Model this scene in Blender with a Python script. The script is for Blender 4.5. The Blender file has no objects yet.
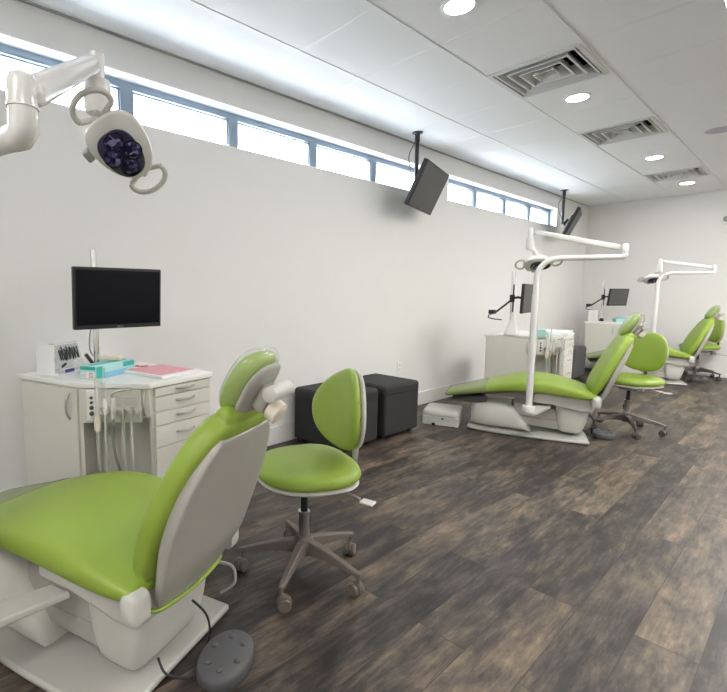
import bpy, bmesh, math, random
from mathutils import Vector, Matrix
random.seed(4)
C = bpy.context.scene.collection
PI = math.pi
R = math.radians
V = Vector

# ------------------------------------------------------------------ helpers
class MB:
    """collects shapes into one bmesh"""
    def __init__(s):
        s.bm = bmesh.new()
    def add(s, verts, faces):
        vs = [s.bm.verts.new(v) for v in verts]
        for f in faces:
            try:
                s.bm.faces.new([vs[i] for i in f])
            except ValueError:
                pass
        return vs
    def box(s, c, d, M=None):
        x, y, z = d[0]/2, d[1]/2, d[2]/2
        vs = []
        for sx, sy, sz in ((-1,-1,-1),(1,-1,-1),(1,1,-1),(-1,1,-1),(-1,-1,1),(1,-1,1),(1,1,1),(-1,1,1)):
            p = V((sx*x, sy*y, sz*z))
            if M is not None: p = M @ p
            vs.append(p + V(c))
        s.add(vs, ((0,3,2,1),(4,5,6,7),(0,1,5,4),(1,2,6,5),(2,3,7,6),(3,0,4,7)))
        return s
    def prism(s, poly, z0, z1):
        n = len(poly)
        vs = [(x, y, z0) for x, y in poly] + [(x, y, z1) for x, y in poly]
        fs = [tuple(range(n-1, -1, -1)), tuple(range(n, 2*n))]
        fs += [(i, (i+1) % n, n+(i+1) % n, n+i) for i in range(n)]
        s.add(vs, fs)
        return s
    def sideprism(s, poly, w0, w1):
        """polygon in (x,z), extruded along y"""
        n = len(poly)
        vs = [(x, w0, z) for x, z in poly] + [(x, w1, z) for x, z in poly]
        fs = [tuple(range(n)), tuple(range(2*n-1, n-1, -1))]
        fs += [(i, n+i, n+(i+1) % n, (i+1) % n) for i in range(n)]
        s.add(vs, fs)
        return s
    def loft(s, rings, caps=True, closed=False):
        n = len(rings[0]); m = len(rings)
        vs = [v for r in rings for v in r]
        fs = []
        for k in range(m if closed else m-1):
            a = k*n; b = ((k+1) % m)*n
            fs += [(a+i, a+(i+1) % n, b+(i+1) % n, b+i) for i in range(n)]
        if caps and not closed:
            fs.append(tuple(range(n-1, -1, -1))); fs.append(tuple(range((m-1)*n, m*n)))
        s.add(vs, fs)
        return s
    def tube(s, pts, r, n=14, closed=False, caps=True):
        pts = [V(p) for p in pts]; m = len(pts)
        rs = r if isinstance(r, (list, tuple)) else [r]*m
        rings = []; up = None
        for i, p in enumerate(pts):
            if closed: t = pts[(i+1) % m] - pts[i-1]
            else: t = pts[min(i+1, m-1)] - pts[max(i-1, 0)]
            t.normalize()
            if up is None:
                up = V((0,0,1)) if abs(t.z) < .9 else V((1,0,0))
            u = (up - t*up.dot(t)).normalized(); w = t.cross(u); up = u
            rings.append([p + u*math.cos(a)*rs[i] + w*math.sin(a)*rs[i] for a in [2*PI*k/n for k in range(n)]])
        return s.loft(rings, caps, closed)
    def lathe(s, prof, c=(0,0,0), M=None, n=28):
        rings = []
        for r, z in prof:
            ring = []
            for k in range(n):
                p = V((r*math.cos(2*PI*k/n), r*math.sin(2*PI*k/n), z))
                if M is not None: p = M @ p
                ring.append(p + V(c))
            rings.append(ring)
        return s.loft(rings)
    def pillow(s, outline, thick, c=(0,0,0), M=None, dome=None, n=48, lat=9, p=.45):
        """soft pad: outline(angle)->(x,y); thickness along z"""
        rings = []
        for j in range(lat):
            a = -PI/2*.97 + PI*.97*j/(lat-1)
            sc = max(.02, math.cos(a))**p; h = math.sin(a)*thick/2
            ring = []
            for k in range(n):
                x, y = outline(2*PI*k/n)
                x *= sc; y *= sc
                z = h + (dome(x, y) if dome else 0)
                q = V((x, y, z))
                if M is not None: q = M @ q
                ring.append(q + V(c))
            rings.append(ring)
        for j in range(1, 3):                       # crown the top and underside gently
            f = 1 - .45*j
            def shrink(r):
                m = sum(r, V())/len(r)
                return [m + (v-m)*f for v in r]
        top = rings[-1]; bot = rings[0]
        return s.loft(rings)
    def build(s, name, mat, parent=None, smooth=True, bevel=0, seg=2, subsurf=0, ang=40, loc=None):
        bm = s.bm
        bmesh.ops.remove_doubles(bm, verts=bm.verts, dist=1e-6)
        bmesh.ops.recalc_face_normals(bm, faces=bm.faces)
        me = bpy.data.meshes.new(name)
        bm.to_mesh(me); bm.free()
        o = bpy.data.objects.new(name, me); C.objects.link(o)
        me.materials.append(mat)
        if smooth:
            for f in me.polygons: f.use_smooth = True
            me.set_sharp_from_angle(angle=R(ang))
        if bevel:
            b = o.modifiers.new('bevel', 'BEVEL'); b.width = bevel; b.segments = seg
            b.limit_method = 'ANGLE'; b.angle_limit = R(35); b.harden_normals = False
        if subsurf:
            m = o.modifiers.new('sub', 'SUBSURF'); m.levels = subsurf; m.render_levels = subsurf
        if parent is not None: o.parent = parent
        if loc is not None: o.location = loc
        return o

def empty(name, loc, rz=0):
    o = bpy.data.objects.new(name, None); C.objects.link(o)
    o.location = loc; o.rotation_euler = (0, 0, rz); o.empty_display_size = .1
    return o
def tag(o, label, cat, group=None):
    o['label'] = label; o['category'] = cat
    if group: o['group'] = group
    return o
def structure(o):
    o['kind'] = 'structure'; return o
def copy_tree(o, parent=None):
    c = o.copy(); C.objects.link(c)
    if parent is not None: c.parent = parent
    for ch in list(o.children): copy_tree(ch, c)
    return c
def catmull(pts, k=5):
    P = [V(p) for p in pts]; out = []
    for i in range(len(P)-1):
        p0 = P[max(i-1, 0)]; p1 = P[i]; p2 = P[i+1]; p3 = P[min(i+2, len(P)-1)]
        for j in range(k):
            t = j/k
            out.append(.5*((2*p1) + (p2-p0)*t + (2*p0-5*p1+4*p2-p3)*t*t + (3*p1-p0-3*p2+p3)*t**3))
    out.append(P[-1]); return out
def catn(rows, k=5):
    """catmull over rows of any length"""
    n = len(rows[0]); out = []
    for i in range(len(rows)-1):
        r = [rows[max(i-1, 0)], rows[i], rows[i+1], rows[min(i+2, len(rows)-1)]]
        for j in range(k):
            t = j/k
            out.append([.5*(2*r[1][q] + (r[2][q]-r[0][q])*t + (2*r[0][q]-5*r[1][q]+4*r[2][q]-r[3][q])*t*t
                            + (3*r[1][q]-r[0][q]-3*r[2][q]+r[3][q])*t**3) for q in range(n)])
    out.append(list(rows[-1])); return out
def basis(x=None, y=None, z=None):
    """3x3 matrix whose columns are local axes; z exact, x projected"""
    z = V(z).normalized(); x = V(x); x = (x - z*x.dot(z)).normalized(); y = z.cross(x)
    return Matrix((x, y, z)).transposed()
def supe(phi, e):
    c, s = math.cos(phi), math.sin(phi)
    return math.copysign(abs(c)**e, c), math.copysign(abs(s)**e, s)
def slab(rows, e=.55, n=36, k=5, endr=.5):
    """padded slab in the x-z plane: rows (x, z_mid, thickness, half width); rounded ends"""
    st = catn(rows, k); P = [V((r[0], 0, r[1])) for r in st]; m = len(st)
    T = [(P[min(i+1, m-1)] - P[max(i-1, 0)]).normalized() for i in range(m)]
    full = []
    for q in (0, 1, 2, 3, 4):
        a = PI/2*q/5; g = st[0][2]*endr
        full.append((P[0] - T[0]*g*math.cos(a), T[0], st[0][2]*max(.05, math.sin(a)), st[0][3] - g*.9*(1-math.sin(a))))
    for i in range(m): full.append((P[i], T[i], st[i][2], st[i][3]))
    for q in (4, 3, 2, 1, 0):
        a = PI/2*q/5; g = st[-1][2]*endr
        full.append((P[-1] + T[-1]*g*math.cos(a), T[-1], st[-1][2]*max(.05, math.sin(a)), st[-1][3] - g*.9*(1-math.sin(a))))
    rings = []
    for p, t, th, hw in full:
        N = V((0, 1, 0)).cross(t)
        ring = []
        for i in range(n):
            c, s_ = supe(2*PI*i/n, e)
            ring.append(p + V((0, 1, 0))*c*hw + N*s_*th/2)
        rings.append(ring)
    return MB().loft(rings)

# ------------------------------------------------------------------ materials
def new_mat(name):
    m = bpy.data.materials.new(name); m.use_nodes = True
    nt = m.node_tree; nt.nodes.clear()
    out = nt.nodes.new('ShaderNodeOutputMaterial')
    return m, nt, out
def pm(name, col, rough=.5, metal=0, var=.04, scale=30, bump=0, coat=0, spec=.5, bscale=None):
    m, nt, out = new_mat(name)
    b = nt.nodes.new('ShaderNodeBsdfPrincipled'); nt.links.new(b.outputs[0], out.inputs[0])
    b.inputs['Roughness'].default_value = rough; b.inputs['Metallic'].default_value = metal
    b.inputs['Coat Weight'].default_value = coat; b.inputs['Coat Roughness'].default_value = .15
    b.inputs['Specular IOR Level'].default_value = spec
    tc = nt.nodes.new('ShaderNodeTexCoord'); nz = nt.nodes.new('ShaderNodeTexNoise')
    nz.inputs['Scale'].default_value = scale; nz.inputs['Detail'].default_value = 3
    nt.links.new(tc.outputs['Object'], nz.inputs['Vector'])
    mx = nt.nodes.new('ShaderNodeMix'); mx.data_type = 'RGBA'
    mx.inputs[6].default_value = [c*(1-var) for c in col] + [1]
    mx.inputs[7].default_value = [min(1, c*(1+var)) for c in col] + [1]
    nt.links.new(nz.outputs['Fac'], mx.inputs[0]); nt.links.new(mx.outputs[2], b.inputs['Base Color'])
    if bump:
        n2 = nt.nodes.new('ShaderNodeTexNoise'); n2.inputs['Scale'].default_value = bscale or scale*4
        nt.links.new(tc.outputs['Object'], n2.inputs['Vector'])
        bp = nt.nodes.new('ShaderNodeBump'); bp.inputs['Strength'].default_value = bump; bp.inputs['Distance'].default_value = .002
        nt.links.new(n2.outputs['Fac'], bp.inputs['Height']); nt.links.new(bp.outputs[0], b.inputs['Normal'])
    return m
def emit(name, col, s):
    m, nt, out = new_mat(name)
    e = nt.nodes.new('ShaderNodeEmission'); e.inputs[0].default_value = list(col)+[1]; e.inputs[1].default_value = s
    nt.links.new(e.outputs[0], out.inputs[0]); return m
def clear(name, tint=(1,1,1), amount=.12, rough=.02, milk=0, milkcol=(.9,.95,.9)):
    """thin clear sheet: see-through with a soft gloss"""
    m, nt, out = new_mat(name)
    t = nt.nodes.new('ShaderNodeBsdfTransparent'); t.inputs[0].default_value = list(tint)+[1]
    g = nt.nodes.new('ShaderNodeBsdfGlossy'); g.inputs['Roughness'].default_value = rough
    lw = nt.nodes.new('ShaderNodeLayerWeight'); lw.inputs[0].default_value = .5
    pw = nt.nodes.new('ShaderNodeMath'); pw.operation = 'POWER'; pw.inputs[1].default_value = 4.5
    nt.links.new(lw.outputs['Facing'], pw.inputs[0])
    ad = nt.nodes.new('ShaderNodeMath'); ad.operation = 'MULTIPLY_ADD'; ad.inputs[1].default_value = .6; ad.inputs[2].default_value = amount; ad.use_clamp = True
    nt.links.new(pw.outputs[0], ad.inputs[0])
    mx = nt.nodes.new('ShaderNodeMixShader'); nt.links.new(ad.outputs[0], mx.inputs[0])
    nt.links.new(t.outputs[0], mx.inputs[1]); nt.links.new(g.outputs[0], mx.inputs[2])
    last = mx
    if milk:
        d = nt.nodes.new('ShaderNodeBsdfDiffuse'); d.inputs[0].default_value = list(milkcol)+[1]
        m2 = nt.nodes.new('ShaderNodeMixShader'); m2.inputs[0].default_value = milk
        nt.links.new(mx.outputs[0], m2.inputs[1]); nt.links.new(d.outputs[0], m2.inputs[2]); last = m2
    nt.links.new(last.outputs[0], out.inputs[0]); return m

M = {}
M['wall'] = pm('wall_paint', (.77,.76,.745), .75, var=.01, scale=6, bump=.05, bscale=300)
M['tile'] = pm('ceiling_tile', (.80,.80,.805), .9, var=.025, scale=160, bump=.25, bscale=500)
M['grid'] = pm('ceiling_grid_white', (.78,.78,.79), .5, var=.01)
M['reveal'] = pm('window_reveal_paint', (.86,.87,.88), .6, var=.01)
M['base'] = pm('baseboard_paint', (.78,.77,.75), .4, var=.01)
M['frame'] = pm('window_frame_metal', (.20,.25,.31), .35, metal=.3, var=.03)
M['glass'] = clear('window_glass', (.98,.99,1), .02)
M['green'] = pm('green_vinyl', (.262,.370,.050), .42, var=.04, scale=14, bump=.06, bscale=240, spec=.45)
M['plastic'] = pm('white_plastic', (.55,.54,.50), .32, var=.015)
M['shell'] = pm('grey_shell_plastic', (.38,.365,.33), .30, var=.02)
M['basep'] = pm('base_plate_plastic', (.46,.45,.42), .28, var=.02)
M['lamp'] = pm('lamp_white_enamel', (.70,.69,.665), .22, var=.01, coat=.3)
M['cab'] = pm('cabinet_laminate', (.66,.645,.59), .45, var=.015, scale=40)
M['top'] = pm('countertop_laminate', (.84,.84,.82), .35, var=.01)
M['metal'] = pm('brushed_nickel', (.55,.54,.52), .3, metal=1, var=.04, scale=80)
M['chrome'] = pm('chrome', (.8,.8,.8), .1, metal=1, var=.02)
M['beige'] = pm('taupe_plastic', (.14,.113,.096), .42, var=.03)
M['bronze'] = pm('dark_polished_metal', (.17,.15,.14), .25, metal=.7, var=.04)
M['black'] = pm('black_plastic', (.012,.012,.014), .4, var=.1)
M['screen'] = pm('screen_glass', (.003,.0035,.007), .2, var=.05, spec=.15)
M['tvscreen'] = pm('matte_screen', (.085,.085,.082), .55, var=.03)
M['fabric'] = pm('charcoal_fabric', (.024,.024,.025), .8, var=.15, scale=220, bump=.3, bscale=500)
M['fabric2'] = pm('grey_fabric', (.075,.073,.073), .8, var=.12, scale=220, bump=.3, bscale=500)
M['dark'] = pm('dark_interior', (.03,.03,.03), .8, var=.1)
M['dgrey'] = pm('dark_grey_rubber', (.085,.085,.09), .55, var=.08, scale=60)
M['mgrey'] = pm('grey_plastic', (.30,.30,.29), .5, var=.04)
M['lensp'] = pm('violet_lens_panel', (.040,.036,.075), .12, var=.1, coat=.6)
M['lens'] = None
M['hose'] = pm('grey_hose', (.52,.52,.48), .45, var=.03)
M['dhose'] = pm('dark_grey_hose', (.20,.21,.19), .5, var=.05)
M['teal'] = pm('teal_print', (.03,.42,.36), .45, var=.08)
M['pale_teal'] = pm('pale_teal_print', (.42,.70,.70), .45, var=.06)
M['blue'] = pm('blue_print', (.22,.50,.68), .45, var=.08)
M['white'] = pm('white_card', (.82,.82,.82), .6, var=.01)
M['pink'] = pm('pink_paper', (.72,.36,.40), .75, var=.05)
M['cream'] = pm('cream_plastic', (.72,.66,.55), .5, var=.03)
M['red'] = pm('red_print', (.45,.06,.09), .5, var=.1)
M['navy'] = pm('navy_print', (.05,.08,.25), .5, var=.1)
M['film'] = clear('clear_film', (.97,.98,.97), .06, .08, milk=.09, milkcol=(.85,.92,.85))
M['cover'] = clear('clear_vinyl_cover', (.96,.97,.95), .05, .12, milk=.30, milkcol=(.34,.36,.25))
M['acrylic'] = clear('acrylic_sheet', (.97,.98,.98), .06, .05, milk=.22, milkcol=(.85,.86,.87))
M['ring'] = pm('dark_violet_plastic', (.012,.010,.045), .25)
M['speaker'] = pm('speaker_grille', (.50,.47,.53), .7, var=.05, scale=200)
M['vent'] = pm('vent_enamel', (.62,.61,.60), .5, var=.02)
M['down'] = emit('downlight_lens', (1,.97,.93), 26)
M['tube'] = emit('troffer_lens', (1,.975,.94), 8.6)
# floor: dark distressed wood planks running along y
def floor_mat():
    m, nt, out = new_mat('dark_wood_planks'); N = nt.nodes; L = nt.links
    b = N.new('ShaderNodeBsdfPrincipled'); L.new(b.outputs[0], out.inputs[0])
    tc = N.new('ShaderNodeTexCoord')
    mp = N.new('ShaderNodeMapping'); mp.inputs['Rotation'].default_value = (0, 0, PI/2); L.new(tc.outputs['Object'], mp.inputs[0])
    br = N.new('ShaderNodeTexBrick'); L.new(mp.outputs[0], br.inputs[0])
    br.offset = .37; br.offset_frequency = 2; br.squash = 1
    br.inputs['Color1'].default_value = (0,0,0,1); br.inputs['Color2'].default_value = (1,1,1,1); br.inputs['Mortar'].default_value = (.3,.3,.3,1)
    br.inputs['Scale'].default_value = 1; br.inputs['Mortar Size'].default_value = .0012; br.inputs['Mortar Smooth'].default_value = .2
    br.inputs['Bias'].default_value = 0; br.inputs['Brick Width'].default_value = 1.5; br.inputs['Row Height'].default_value = .185
    sep = N.new('ShaderNodeVectorMath'); sep.operation = 'MULTIPLY'; sep.inputs[1].default_value = (9, 9, 9); L.new(br.outputs['Color'], sep.inputs[0])
    add = N.new('ShaderNodeVectorMath'); add.operation = 'ADD'; L.new(tc.outputs['Object'], add.inputs[0]); L.new(sep.outputs[0], add.inputs[1])
    st = N.new('ShaderNodeMapping'); st.inputs['Scale'].default_value = (7.5, 2.1, 1); L.new(add.outputs[0], st.inputs[0])
    n1 = N.new('ShaderNodeTexNoise'); n1.inputs['Scale'].default_value = 1.3; n1.inputs['Detail'].default_value = 11; n1.inputs['Roughness'].default_value = .72; n1.inputs['Distortion'].default_value = .25
    L.new(st.outputs[0], n1.inputs['Vector'])
    st2 = N.new('ShaderNodeMapping'); st2.inputs['Scale'].default_value = (42, 3.2, 1); L.new(add.outputs[0], st2.inputs[0])
    n2 = N.new('ShaderNodeTexNoise'); n2.inputs['Scale'].default_value = 1.5; n2.inputs['Detail'].default_value = 5; n2.inputs['Distortion'].default_value = .8
    L.new(st2.outputs[0], n2.inputs['Vector'])
    # per plank tone + blotches + fine grain
    a1 = N.new('ShaderNodeMath'); a1.operation = 'MULTIPLY_ADD'; L.new(br.outputs['Color'], a1.inputs[0]); a1.inputs[1].default_value = .16; a1.inputs[2].default_value = -.122
    a2 = N.new('ShaderNodeMath'); a2.operation = 'ADD'; L.new(a1.outputs[0], a2.inputs[0]); L.new(n1.outputs['Fac'], a2.inputs[1])
    a3 = N.new('ShaderNodeMath'); a3.operation = 'MULTIPLY_ADD'; L.new(n2.outputs['Fac'], a3.inputs[0]); a3.inputs[1].default_value = .26; L.new(a2.outputs[0], a3.inputs[2])
    cr = N.new('ShaderNodeValToRGB'); e = cr.color_ramp.elements
    e[0].position = .43; e[0].color = (.018,.0145,.0135,1); e[1].position = .84; e[1].color = (.27,.20,.135,1)
    for p, c in ((.52,(.036,.029,.026,1)), (.585,(.062,.050,.042,1)), (.65,(.100,.077,.058,1)), (.74,(.165,.125,.088,1))):
        x = e.new(p); x.color = c
    L.new(a3.outputs[0], cr.inputs[0])
    mx = N.new('ShaderNodeMix'); mx.data_type = 'RGBA'; L.new(br.outputs['Fac'], mx.inputs[0]); L.new(cr.outputs[0], mx.inputs[6]); mx.inputs[7].default_value = (.02,.016,.013,1)
    L.new(mx.outputs[2], b.inputs['Base Color'])
    b.inputs['Roughness'].default_value = .42; b.inputs['Specular IOR Level'].default_value = .4
    bp = N.new('ShaderNodeBump'); bp.inputs['Strength'].default_value = .25; bp.inputs['Distance'].default_value = .002
    L.new(n2.outputs['Fac'], bp.inputs['Height']); L.new(bp.outputs[0], b.inputs['Normal'])
    return m
M['floor'] = floor_mat()
def lens_mat():
    m, nt, out = new_mat('violet_faceted_lens'); N = nt.nodes; L = nt.links
    b = N.new('ShaderNodeBsdfPrincipled'); L.new(b.outputs[0], out.inputs[0]); tc = N.new('ShaderNodeTexCoord')
    vo = N.new('ShaderNodeTexVoronoi'); vo.inputs['Scale'].default_value = 75; L.new(tc.outputs['Object'], vo.inputs['Vector'])
    sp_ = N.new('ShaderNodeSeparateColor'); L.new(vo.outputs['Color'], sp_.inputs[0])
    cr = N.new('ShaderNodeValToRGB'); e = cr.color_ramp.elements
    e[0].position = .42; e[0].color = (.012,.010,.04,1); e[1].position = .9; e[1].color = (.30,.28,.55,1)
    x = e.new(.62); x.color = (.05,.045,.16,1)
    L.new(sp_.outputs[0], cr.inputs[0]); L.new(cr.outputs[0], b.inputs['Base Color'])
    b.inputs['Roughness'].default_value = .15; b.inputs['Metallic'].default_value = .3
    return m
M['lens'] = lens_mat()

# ------------------------------------------------------------------ room shell
XW, YF, HC = -2.924, 9.674, 2.792
XR, YN = 3.4, -2.6
T = .20
D = .6096
GX = [-2.3435 + 2*0, ]                                   # first grid line from the window wall
gx = [-2.3435 + D*k for k in range(0, 10)]
gy = [1.5466 + D*k for k in range(-7, 14)]
structure(MB().box(((XW+XR)/2, (YN+YF)/2, -.05), (XR-XW+.4, YF-YN+.4, .1)).build('floor', M['floor'], smooth=False))
# ceiling: one panel per grid cell, left out where a diffuser is let in
VENTS = [(gx[1], gy[7+3]), (gx[1], gy[7+6]), (gx[1], gy[7+10])]
xs = [XW] + [x for x in gx if XW < x < XR] + [XR]
ys = [YN] + [y for y in gy if YN < y < YF] + [YF]
mb = MB()
for i in range(len(xs)-1):
    for j in range(len(ys)-1):
        if any(abs(xs[i]-vx) < .01 and abs(ys[j]-vy) < .01 for vx, vy in VENTS): continue
        mb.box(((xs[i]+xs[i+1])/2, (ys[j]+ys[j+1])/2, HC+.012), (xs[i+1]-xs[i], ys[j+1]-ys[j], .024))
structure(mb.build('ceiling', M['tile'], smooth=False))
mb = MB()
for x in xs[1:-1]: mb.box((x, (YN+YF)/2, HC-.0005), (.022, YF-YN-.01, .006))
for y in ys[1:-1]: mb.box(((XW+XR)/2, y, HC+.0005), (XR-XW-.01, .022, .003))
structure(mb.build('trim_1', M['grid'], smooth=False))
structure(MB().box((XW+.009, (YN+YF)/2, HC-.006), (.012, YF-YN-.02, .010)).build('trim_2', pm('wall_angle', (.36,.36,.36), .6), smooth=False))
structure(MB().box(((XW+XR)/2, YF-.009, HC-.009), (XR-XW-.06, .016, .016)).build('trim_3', M['grid'], smooth=False))
# window wall, with two openings
ZS, ZH = 2.302, 2.597
OP = [(-1.22, 4.64), (4.99, 8.26)]
mb = MB(); xc = XW - T/2
mb.box((xc, (YN+YF)/2, ZS/2), (T, YF-YN+.4, ZS))
mb.box((xc, (YN+YF)/2, (ZH+HC+.024)/2), (T, YF-YN+.4, HC+.024-ZH))
for y0, y1 in ((YN-.2, OP[0][0]), (OP[0][1], OP[1][0]), (OP[1][1], YF+.2)):
    mb.box((xc, (y0+y1)/2, (ZS+ZH)/2), (T, y1-y0, ZH-ZS))
structure(mb.build('wall_left', M['wall'], smooth=False))
structure(MB().box(((XW+XR)/2, YF+.1, HC/2), (XR-XW+.01, .2, HC+.024)).build('wall_far', M['wall'], smooth=False))
structure(MB().box((XR+.1, (YN+YF)/2, HC/2), (.2, YF-YN+.4, HC+.024)).build('wall_right', M['wall'], smooth=False))
structure(MB().box(((XW+XR)/2, YN-.1, HC/2), (XR-XW+.01, .2, HC+.024)).build('wall_near', M['wall'], smooth=False))
structure(MB().box((XW+.008, (YN+YF)/2, .076), (.016, YF-YN-.04, .152)).build('baseboard_left', M['base'], smooth=False, bevel=.003))
structure(MB().box(((XW+XR)/2+.01, YF-.008, .076), (XR-XW-.06, .016, .152)).build('baseboard_far', M['base'], smooth=False, bevel=.003))
# white reveal lining and framed windows
XFr = XW - .105
MULL = [[-.37, .463, 1.295, 2.12, 2.96, 3.79], [5.82, 6.65, 7.46]]
for k, (y0, y1) in enumerate(OP):
    mb = MB()
    mb.box((XW-.05, (y0+y1)/2, ZS+.004), (.098, y1-y0-.002, .008))
    mb.box((XW-.05, (y0+y1)/2, ZH-.004), (.098, y1-y0-.002, .008))
    for y in (y0, y1):
        mb.box((XW-.05, y+(.004 if y == y0 else -.004), (ZS+ZH)/2), (.098, .006, ZH-ZS-.018))
    structure(mb.build('trim_%d' % (4+k), M['reveal'], smooth=False))
    w = structure(empty('window_%d' % (k+1), (XFr-.03, (y0+y1)/2, ZS)))
    yc = (y0+y1)/2; H = ZH-ZS-.018; fr = MB()
    zt = .009 + H
    fr.box((0, 0, .009+.012), (.06, y1-y0-.016, .024)); fr.box((0, 0, zt-.022), (.06, y1-y0-.016, .044))
    ends = [y0+.03] + MULL[k] + [y1-.03]
    for y in ends:
        ww = .085 if y in MULL[k] else .05
        fr.box((0, y-yc, .009+H/2), (.066, ww, H-.006))
    fr.build('window_frame', M['frame'], w, smooth=False, bevel=.003)
    sh = MB()
    for a, b in zip(ends[:-1], ends[1:]):
        # inner sash bead and latch of each light
        c = (a+b)/2-yc; l = b-a-.085
        sh.box((.012, c, zt-.056), (.018, l, .012)); sh.box((.012, c, .026), (.018, l, .010))
        sh.box((.012, c-l/2+.005, .009+H/2), (.018, .010, H-.1)); sh.box((.012, c+l/2-.005, .009+H/2), (.018, .010, H-.1))
        sh.box((.028, c+l/2-.05, zt-.085), (.012, .012, .03))
    sh.build('window_sash', M['frame'], w, smooth=False)
    for a, b in zip(ends[:-1], ends[1:]):
        MB().box((-.005, (a+b)/2-yc, .009+H/2-.008), (.005, b-a-.086, H-.068)).build('window_pane', M['glass'], w, smooth=False)

# ------------------------------------------------------------------ ceiling fittings
vent_lab = ['square white ceiling air diffuser nearest the camera, largest in view',
            'square white ceiling air diffuser in the middle of the row of three',
            'square white ceiling air diffuser farthest away, near the far wall']
for (vx, vy), lab in zip(VENTS, vent_lab):
    v = tag(empty('air_diffuser', (vx+D/2, vy+D/2, HC)), lab, 'air vent', 'ceiling air diffusers')
    h = D/2 - .012
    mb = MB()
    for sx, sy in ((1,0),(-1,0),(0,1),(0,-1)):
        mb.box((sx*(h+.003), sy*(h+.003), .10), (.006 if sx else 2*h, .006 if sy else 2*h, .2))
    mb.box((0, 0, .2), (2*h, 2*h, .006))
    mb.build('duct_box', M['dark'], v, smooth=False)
    fm = MB()
    for sx, sy in ((1,0),(-1,0),(0,1),(0,-1)):
        fm.box((sx*(h-.012), sy*(h-.012), -.003), (.03 if sx else 2*h+.006, .03 if sy else 2*h-.05, .010))
    fm.build('diffuser_frame', M['vent'], v, smooth=False)
    def sq(a, z): return [V((-a,-a,z)), V((a,-a,z)), V((a,a,z)), V((-a,a,z))]
    for k, (ro, ri, zo, zi) in enumerate(((h-.036, h-.076, -.004, .07), (h-.096, h-.136, -.006, .07), (h-.156, h-.196, -.008, .07))):
        b = MB(); b.loft([sq(ro, zo), sq(ri, zi), sq(ri-.002, zi), sq(ro-.012, zo-.0015), sq(ro-.003, zo-.002)], caps=False, closed=True)
        b.build('louver', M['vent'], v, smooth=False)
    MB().loft([sq(.07, -.008), sq(.04, .05), sq(.038, .05), sq(.064, -.012)], caps=False, closed=True).build('center_cone', M['vent'], v, smooth=False)
dl_lab = ['round recessed ceiling downlight nearest the camera, at the top edge of the view',
          'round recessed ceiling downlight just beyond the nearest air diffuser',
          'round recessed ceiling downlight just beyond the middle air diffuser',
          'round recessed ceiling downlight just beyond the farthest air diffuser']
for y, lab in zip((2.478, 4.294, 6.79, 8.663), dl_lab):
    d = tag(empty('downlight', (-1.43, y, HC)), lab, 'ceiling light', 'recessed downlights')
    MB().lathe([(.098, 0), (.098, -.004), (.088, -.007), (.076, -.004), (.074, 0)]).build('trim_ring', M['grid'], d)
    MB().lathe([(.073, 0), (.073, -.003), (.04, -.0035), (.001, -.0035)]).build('lamp_lens', M['down'], d)
sp = tag(empty('ceiling_speaker', (-.79, 6.10, HC)), 'round grey speaker grille set flush in the ceiling at the right', 'speaker')
MB().lathe([(.135, 0), (.135, -.004), (.125, -.007), (.122, -.004)]).build('bezel', M['grid'], sp)
MB().lathe([(.121, 0), (.121, -.004), (.06, -.006), (.001, -.006)]).build('grille', M['speaker'], sp)
for k, y0 in enumerate((-2.1, 2.765, 6.6)):  # only the top right panel is in view; the others are added for light
    t = tag(empty('ceiling_light_panel', (gx[3]+D/2, y0+D, HC)), ['long flat fluorescent ceiling panel behind the camera',
            'long flat fluorescent ceiling panel at the top right corner', 'long flat fluorescent ceiling panel far along the right side'][k], 'ceiling light', 'fluorescent ceiling panels')
    fm = MB()
    for sx, sy in ((1,0),(-1,0),(0,1),(0,-1)):
        fm.box((sx*(D/2-.016), sy*(D-.016), -.008), (.022 if sx else D-.03, .022 if sy else 2*D-.06, .012))
    fm.build('panel_frame', M['grid'], t, smooth=False)
    MB().box((0, 0, -.006), (D-.05, 2*D-.05, .004)).build('diffuser_lens', M['tube'], t, smooth=False)
for k, (gi, y0) in enumerate(((8,-1.0), (8,3.2), (8,6.9), (5,6.0))):  # out of view, all added for light; the last brightens the far end
    t = tag(empty('ceiling_light_panel', (gx[gi]-D/2, y0+D, HC)), ['long flat ceiling panel by the right wall, behind the camera',
            'long flat ceiling panel halfway along the right wall', 'long flat ceiling panel at the far end of the right wall', 'long flat ceiling panel right of the row of air diffusers, toward the far wall'][k], 'ceiling light', 'fluorescent ceiling panels')
    fm = MB()
    for sx, sy in ((1,0),(-1,0),(0,1),(0,-1)):
        fm.box((sx*(D/2-.016), sy*(D-.016), -.008), (.022 if sx else D-.03, .022 if sy else 2*D-.06, .012))
    fm.build('panel_frame', M['grid'], t, smooth=False)
    MB().box((0, 0, -.006), (D-.05, 2*D-.05, .004)).build('diffuser_lens', M['tube'], t, smooth=False)
wo = tag(empty('wall_outlet', (XW, 4.165, .474)), 'white power outlet plate on the wall above the second ottoman', 'outlet')
MB().box((.004, 0, 0), (.008, .075, .118)).build('cover_plate', M['white'], wo, bevel=.003)
for z in (.022, -.022): MB().box((.009, 0, z), (.004, .034, .028)).build('socket', M['cream'], wo, bevel=.004)
ws = tag(empty('wall_sensor', (-1.10, YF, 2.37)), 'small oval grey sensor high on the far wall at the right edge', 'sensor')
MX = basis(x=(1,0,0), z=(0,-1,0))
MB().lathe([(.07, 0), (.07, .012), (.06, .02), (.001, .02)], M=MX).build('sensor_body', M['white'], ws)
MB().lathe([(.042, .02), (.036, .032), (.02, .038), (.001, .04)], M=MX).build('sensor_dome', M['mgrey'], ws)

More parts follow.
